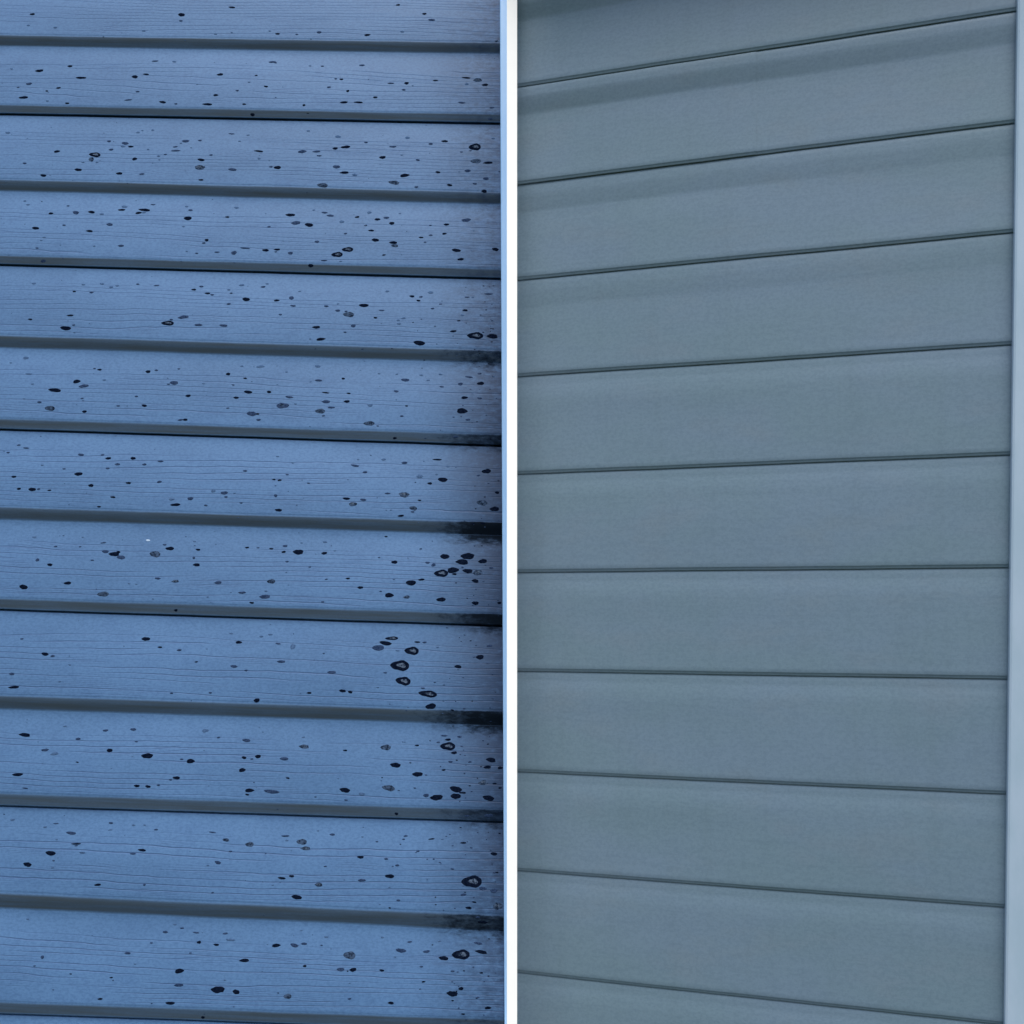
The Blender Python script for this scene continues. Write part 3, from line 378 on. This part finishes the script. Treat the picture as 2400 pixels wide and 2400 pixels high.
-0.4709 -0.4137 6.6 1.4 m;-0.4135 -0.4126 6.9 2 m;-0.5021 -0.4232 3 1.3 m;-0.3162 -0.4186 6.9 3.4 m;-0.531 -0.4284 9 4.8 d;-0.5021 -0.4308 3.6 1.5 f
-0.4485 -0.4471 7.1 2.8 d;-0.396 -0.4452 3 2.5 m;-0.3186 -0.4508 3.3 1.4 m;-0.327 -0.4221 3.3 1.4 f;-0.359 -0.4863 4.1 1.7 f;-0.5247 -0.4868 3.6 1.5 f
-0.3504 -0.4899 4.4 1.9 m;-0.3685 -0.4946 5.9 2.5 m;-0.3342 -0.4939 7.4 1.6 m;-0.3016 -0.4937 5.3 2.2 m;-0.2948 -0.4999 10.3 2.4 f;-0.3823 -0.5063 3.5 1.5 m
-0.3295 -0.5037 4.4 3.3 d;-0.3099 -0.5056 5.9 2.4 d;-0.4071 -0.5177 6.4 2.7 m;-0.3375 -0.515 3.2 1.3 m;-0.501 -0.5252 3.8 3.5 m;-0.2767 -0.5203 9.6 4 d
-0.5082 -0.5345 3.2 1.3 m;-0.3473 -0.5337 9.3 4.9 d;-0.4667 -0.5411 2.9 1.2 d;-0.4214 -0.5431 3.5 1.5 d;-0.346 -0.5479 9.3 3.5 m;-0.3025 -0.551 14.2 7.2 d
-0.2823 -0.5525 7.5 4.6 d;-0.2959 -0.541 2.9 1.2 f;-0.4835 -0.5579 2.3 1 m;-0.4307 -0.5652 5.2 2.2 d;-0.3736 -0.5675 2.3 1 m;-0.3533 -0.5665 9.8 3.2 d
-0.3971 -0.5283 2.9 1.2 f;-0.3152 -0.5764 2 0.9 m;-0.3168 -0.5801 4.3 3.4 d;-0.262 -0.3393 16.4 4.4 m;-0.1785 -0.3348 11.4 5.4 d;-0.1589 -0.3383 6.9 3.5 f
-0.1287 -0.3307 14.7 6 r;-0.0989 -0.3297 3.3 1.4 m;-0.0521 -0.3294 13.1 6.7 d;-0.0442 -0.333 7.5 2.2 d;-0.0857 -0.3374 6.5 3.8 m;-0.0737 -0.3392 13.7 6.6 r
-0.0519 -0.337 11.4 6 d;-0.0146 -0.3378 12.4 6 d;-0.2115 -0.3434 2.9 1.3 m;-0.1764 -0.3457 4.2 1.8 m;-0.002 -0.3261 3.9 1.7 d;-0.1185 -0.3587 4.2 3.5 d
-0.2542 -0.3584 2.6 1.1 m;-0.014 -0.357 9.8 4.3 m;-0.0384 -0.3582 5.5 2.4 m;-0.2068 -0.3805 2.9 1.3 f;-0.1901 -0.384 5.9 2.5 m;-0.2432 -0.3874 9.1 1.9 m
-0.1069 -0.3826 4.5 2 m;-0.109 -0.3862 3.6 1.5 m;-0.1557 -0.3853 2.9 1.3 f;-0.0774 -0.3848 6.8 1.6 d;-0.0652 -0.3847 3.2 1.4 f;-0.1389 -0.3899 3.2 1.4 m
-0.2238 -0.3931 11.7 5.9 r;-0.241 -0.3922 3.9 1.7 f;-0.0413 -0.3877 6.5 2.2 d;-0.2187 -0.4 10.4 4.3 r;-0.0919 -0.3985 3.9 1.7 m;-0.0062 -0.3983 7.1 3.7 d
-0.0102 -0.3943 2.3 1 m;-0.1561 -0.4071 7.1 3.1 d;-0.1271 -0.408 4.8 2.1 m;-0.2348 -0.4029 1.9 0.8 f;-0.1948 -0.4184 3.2 1.4 m;-0.1141 -0.4144 4.8 2.1 m
-0.1191 -0.4157 2.3 1 m;-0.0521 -0.416 3.9 1.6 m;-0.0021 -0.4179 3.5 1.5 d;-0.1217 -0.4262 9.6 4.3 d;-0.2317 -0.4301 5.8 2.5 d;-0.2425 -0.4326 8.4 2.7 d
-0.1526 -0.4315 8.3 3 m;-0.2005 -0.438 8.3 4.3 r;-0.0293 -0.4286 22.7 12.1 r;-0.0171 -0.4355 8 4.2 m;-0.0046 -0.4374 8 4.5 m;-0.2518 -0.4404 2.9 1.2 f
-0.1722 -0.4319 2.2 1 f;-0.1212 -0.438 2.6 1.1 f;-0.0384 -0.4427 6.1 2.6 m;-0.224 -0.4521 11.5 4.5 d;-0.1104 -0.4513 4.5 1.9 m;-0.0261 -0.4501 4.8 2 d
-0.0319 -0.4564 6.4 3 d;0.0004 -0.4533 11.1 6.9 r;-0.0215 -0.4659 4.8 2.1 m;-0.0158 -0.471 10.5 3.1 d;-0.2172 -0.4875 3.2 1.3 f;-0.1888 -0.4931 4.8 2 f
-0.1263 -0.4913 4.1 1.7 f;-0.096 -0.4949 4.8 2 m;-0.0627 -0.4928 3.8 1.6 f;-0.02 -0.4935 9.8 2.6 m;-0.2435 -0.5039 8.9 3.8 d;-0.2232 -0.503 8.9 3.8 m
-0.2127 -0.501 6.4 2.6 m;-0.1931 -0.5019 2.9 1.2 m;-0.2532 -0.5032 1.9 0.8 f;-0.1049 -0.504 10.8 4.4 m;-0.0766 -0.504 7.6 2.6 m;-0.0161 -0.5022 12 4.1 d
-0.0572 -0.5101 9.8 4.4 d;-0.0381 -0.5057 19.6 9.6 r;-0.1611 -0.5109 13.3 7.6 r;-0.2096 -0.5236 3.8 2.6 d;-0.1697 -0.5256 8.5 3.5 m;-0.1561 -0.5254 7.3 4.1 r
-0.1245 -0.5248 5.4 2.2 d;-0.0813 -0.5195 4.1 1.7 m;-0.0467 -0.5228 4.4 1.8 m;-0.0151 -0.5233 3.8 1.6 d;-0.078 -0.5346 4.1 1.7 d;-0.0813 -0.5421 2.5 1 m
-0.0366 -0.54 5 3.5 d;-0.0458 -0.5455 11.3 5.5 d;-0.2254 -0.5548 8.8 4.9 r;-0.2361 -0.5518 2.5 1 m;-0.1577 -0.5548 3.8 1.6 m;-0.1122 -0.5573 5.9 3.2 d
-0.0181 -0.5482 4.1 1.7 m;-0.0064 -0.5583 6.9 2.9 d;-0.0331 -0.5655 4 1.7 d;-0.1107 -0.5108 2.5 1 f"""
def shape(seed, pts=20, ring=False, holes=False):
    rnd = random.Random(seed); V, F, fm = [], [], []
    ph = [rnd.uniform(0, 6.28) for _ in range(4)]; am = [rnd.uniform(.02, .085) for _ in range(4)]
    pt = rnd.uniform(.0, .16)
    def rad(a): return 1+am[0]*math.sin(2*a+ph[0])+am[1]*math.sin(3*a+ph[1])+am[2]*.8*math.sin(5*a+ph[2])+am[3]*.7*math.sin(7*a+ph[1])-pt*abs(math.sin(a))+pt*.4
    rings = [(1.0, -.15), (.86, .75), (.44, 1.), (.22, .9)] if ring else [(1.0, -.15), (.82, .8), (.45, 1.)]
    ox, oy = rnd.uniform(-.15, .15), rnd.uniform(-.22, .22)
    for ri, (r, h) in enumerate(rings):
        for i in range(pts):
            a = i/pts*2*math.pi; q = rad(a)*r
            if ri >= 2: q *= 1+.12*math.sin(a*2+ph[3])+.10*math.sin(a*3+ph[0])
            kx = 0 if ri < 2 else 1
            V.append((q*math.cos(a)+ox*kx, q*math.sin(a)+oy*kx, h))
    V.append((ox, oy, .9 if ring else 1.)); c = len(V)-1
    for ri in range(len(rings)-1):
        for i in range(pts):
            j = (i+1) % pts; F.append((ri*pts+i, ri*pts+j, (ri+1)*pts+j, (ri+1)*pts+i)); fm.append(1 if ring and ri >= 2 else 0)
    b = (len(rings)-1)*pts
    for i in range(pts): F.append((b+i, b+(i+1) % pts, c)); fm.append(1 if ring else 0)
    return V, F, fm
SH = {}
for ty, mats, nv, rg in (('d', [M_D, M_D], 9, 0), ('m', [M_M, M_M], 8, 0), ('f', [M_F, M_F], 5, 0), ('r', [M_D, M_C], 7, 1), ('q', [M_G, M_C], 5, 1), ('w', [M_M, M_G], 5, 1), ('g', [M_G, M_G], 7, 0)):
    for i in range(nv):
        V, F, fm = shape(hash((ty == 'd', i, nv)) % 9999+i*17, ring=rg); SH[ty, i] = (V, F, fm, mats, mesh('mildew_spot', V, F, mats, True, fm))
NV = dict(g=7, d=9, m=8, f=5, r=7, q=5, w=5)
data = []
for line in SP.replace('\n', ';').split(';'):
    q = line.split()
    if q: data.append([float(x) for x in q[:4]]+[q[4]])
for i in range(190):                     # the fine specks that thicken towards the corner trim
    v = random.uniform(-.60, .30); u = TL[0]*v+TL[1]-abs(random.gauss(0, .05))-.004
    data.append([u, v, random.uniform(1.0, 2.8), random.uniform(.8, 1.5), random.choice('mmd')])
for i in range(260):
    data.append([random.uniform(-.72, -.03), random.uniform(-.60, .66), random.uniform(1.1, 2.4), random.uniform(.6, 1.1), random.choice('ffm')])
order = sorted(range(len(data)), key=lambda i: -data[i][2]*data[i][3]*(1.6 if data[i][4] in 'dr' else 1.))
single = set(order[:290])
rest = {}
for i, (u, v, w_, h_, ty) in enumerate(data):
    n, k, lipf = surf(u, v)
    n2 = surf(u, v+.0008)[0]; n1 = surf(u, v-.0008)[0]
    sl = (n2-n1)/.0016
    ty2 = ty; w_ *= 1.02; h_ *= 1.05
    if ty == 'r' and w_ < 15: ty2 = ('g', 'd', 'g', 'q')[i % 4]
    if ty == 'm' and w_ > 15: ty2 = ('m', 'g', 'w')[i % 3]
    vi = (i*7) % NV[ty2]
    V, F, fm, mats, me = SH[ty2, vi]
    Z = Vector((0, -sl, 1)).normalized(); Y = Z.cross(Vector((1, 0, 0))).normalized(); X = Y.cross(Z)
    ang = random.uniform(-.12, .12)
    rot = Matrix((X, Y, Z)).transposed().to_4x4() @ Matrix.Rotation(ang, 4, 'Z')
    th = .00035 if w_ > 8 else .00022
    mt = Matrix.Translation((u, v, n)+Z*.00006 if False else Vector((u, v, n))+Z*.00008) @ rot @ Matrix.Diagonal((w_*.0005, h_*.0005, th, 1))
    pk = k if k % 2 else k+1
    if i in single:
        o = link('mildew_spot', me, panels[pk]); o.matrix_local = mt
    else:
        rest.setdefault(pk, []).append((mt, V, F, mats[0]))
for pk, L in rest.items():
    V, F, fm = [], [], []; mats = [M_D, M_M, M_F]
    for mt, v, f, m in L:
        b = len(V); V += [tuple(mt @ Vector(x)) for x in v]; F += [tuple(b+j for j in q) for q in f]
        fm += [mats.index(m) if m in mats else 1]*len(f)
    link('mildew_specks', mesh('mildew_specks', V, F, mats, True, fm), panels[pk], kind='stuff')

V, F, fm, _, _ = SH['d', 2]
n, k, _ = surf(FLECK[0], FLECK[1])
o = link('bird_lime_fleck', mesh('bird_lime_fleck', V, F, [mat_paint('white_lime', (.35, .48, .66), (.5, .6, .75)), M_TRIML], True, fm), panels[k if k % 2 else k+1])
o.matrix_local = Matrix.Translation((FLECK[0], FLECK[1], n+.0001)) @ Matrix.Diagonal((.0024, .0011, .0003, 1))

# ---------------------------------------------------------------- clean grey wall
W2 = link('siding_wall', None, kind='thing', group='siding walls on either side of the white board', label='clean smooth grey blue siding wall with no spots on it', category='wall')
W2.matrix_world = wall_matrix(RR, 1.36)
RROWS = [(0.52939, 0.00061), (0.40786, 6e-05), (0.28883, -0.00015), (0.1696, -0.00348), (0.04936, -0.00051), (-0.07056, -0.00181), (-0.191, 0.002), (-0.31203, 0.00142), (-0.43012, 0.00026), (-0.55084, -0.00262)]
D2 = .0023
def rrow(k):
    if 0 <= k < len(RROWS): return RROWS[k]
    return (RROWS[0][0]-.1203*k, 0.) if k < 0 else (RROWS[-1][0]-.1203*(k-len(RROWS)+1), 0.)
def rwob(u, k): return .0005*noise.noise((u*5., k*2.9, 7.3))+.0002*noise.noise((u*27., k*2.9, 2.3))
def bulge_h(u, k): return .0054*{0: 1.1, 1: 1., 2: .45, 3: .28}.get(k, 0.)*(1-.35*u/.56)  # bulge shaped to put a dark shadow band under the upper laps
def rprof(u, k):
    c, s = rrow(k); e = c+s*u+rwob(u, k); c2, s2 = rrow(k-1); top = c2+s2*u+rwob(u, k-1)-.0034
    A = bulge_h(u, k); o = [(top+.020, A-.0026, 0), (top+.003, A-.0020, 0), (top-.0002, A-.0008, 0), (top-.0018, A-.0003, 0)]
    H = top-e
    # flat strip, then a gently rounded shoulder, then the flat face
    A, AN = bulge_h(u, k), bulge_h(u, k+1); DK = D2+AN
    sh = .5 if k > 3 else .2
    buck = .0009*noise.noise((u*3., k*1.7, 5.))
    for dv, n in ((.006, .0001), (.009, .0001), (.0105, .0003), (.0115, .0004), (.014, .0009), (.018, .0016), (.023, .0023), (.028, .0028), (.031, .0029), (.0335, .0030), (.036, .00308)):
        
        bulge = A*min(max((.034+.0014*noise.noise((u*6, k, 3.))-dv)/.021, 0), 1)
        o.append((top-dv, n*sh+bulge, .2))
    for t in (.40, .55, .70, .85, .95): o.append((top-H*t, .0031*sh+(DK-.0031*sh)*(t-.3)/.7+buck*math.sin(math.pi*t), t))
    o += [(e+.0009, DK, .99), (e+.0002, DK-.0002, 1.), (e-.0003, DK-.0007, 1.1)]
    for q in (.35, .7, 1.): o.append((e-.0003-.0030*q, DK-.0007+(.0006-D2+.0007)*q, 1.3))
    o += [(e-.0029, AN-.0001, 2), (e+.004, AN-.001, 2)]
    return o
RU1 = lambda v: TR[0]*v+TR[1]
def ru0(v): return .0068+.0148*v-.0035
k = -4
while k <= 18:
    def pf(f, k=k, a=0., b=1., dn=0.):
        g = a+(b-a)*f; vv = rrow(k)[0]; ub = ru0(vv)+(RU1(vv)+.003-ru0(vv))*g
        return [(ru0(v)+(RU1(v)+.003-ru0(v))*g, v, n+dn, t) for (v, n, t) in rprof(ub, k)]
    if k == 1:                       # this course is made of two lengths that overlap
        link('siding_panel', strip(None, 46, lambda f: pf(f, a=0., b=.515, dn=.0006), M_GREY, 'siding_panel'), W2)
        link('siding_panel', strip(None, 46, lambda f: pf(f, a=.505, b=1.), M_GREY, 'siding_panel'), W2)
    else:
        link('siding_panel', strip(None, 90, pf, M_GREY, 'siding_panel'), W2)
    k += 1
v_, f_ = prism([(ru0(VT), VT, -.0045), (RU1(VT)+.004, VT, -.0045), (RU1(VT)+.004, VT, -.12), (ru0(VT), VT, -.12)],
               [(ru0(VB), VB, -.0045), (RU1(VB)+.004, VB, -.0045), (RU1(VB)+.004, VB, -.12), (ru0(VB), VB, -.12)])
link('sheathing', mesh('sheathing', v_, f_, [M_WOOD]), W2)
trim(W2, 'corner_trim', RU1, lambda v: RU1(v)+.075, VB, VT, -.12, .012, M_TRIMR, .003)
# unseen overhang added above this wall to shade its upper courses
v_, f_ = prism([(.05, .90, 0.), (1.3, .90, 0.), (1.3, .90, OVERHANG), (.05, .90, OVERHANG)], [(.05, .72, 0.), (1.3, .72, 0.), (1.3, .72, OVERHANG), (.05, .72, OVERHANG)])
link('shade_overhang', mesh('shade_overhang', v_, f_, [M_OVERHANG]), W2)

# ---------------------------------------------------------------- white board added to fill the blank gap between the two walls
def cpt(x, y, z): return tuple(CM @ Vector((x, y, -z)))
tp, bt = [], []
for lst, yy, zf in ((tp, 1.0, 1.38), (bt, -1.0, 1.16)):
    w_ = 12.0/2600*zf
    y3 = yy*.80
    lst += [cpt(-w_, y3, zf), cpt(w_, y3, zf), cpt(w_, y3, 1.72), cpt(-w_, y3, 1.72)]
v, f = prism(tp, bt)
B = link('gap_filler_board', mesh('gap_filler_board', v, f, [M_WHITE]), None, label='narrow white upright board added to fill the blank gap between the spotted and the clean wall', category='board')

# ---------------------------------------------------------------- ground
def ground():
    k = NT('dry_lawn'); a = k.noise(k.co, 3., 6, .7)
    c = k.mix(a, (.045, .060, .022), (.11, .115, .06)); k.bump(a, .5, .05); return k.fin(c, .95, .1)
g = []
n = 24
for i in range(n+1):
    for j in range(n+1):
        x = (i/n*2-1); y = (j/n*2-1); X, Y = x*abs(x)*200, y*abs(y)*200
        g.append((X, Y, -.02*abs(noise.noise((X*.3, Y*.3, 0)))))
fs = [(i*(n+1)+j, (i+1)*(n+1)+j, (i+1)*(n+1)+j+1, i*(n+1)+j+1) for i in range(n) for j in range(n)]
link('ground', mesh('ground', g, fs, [ground()], True), None, kind='structure')
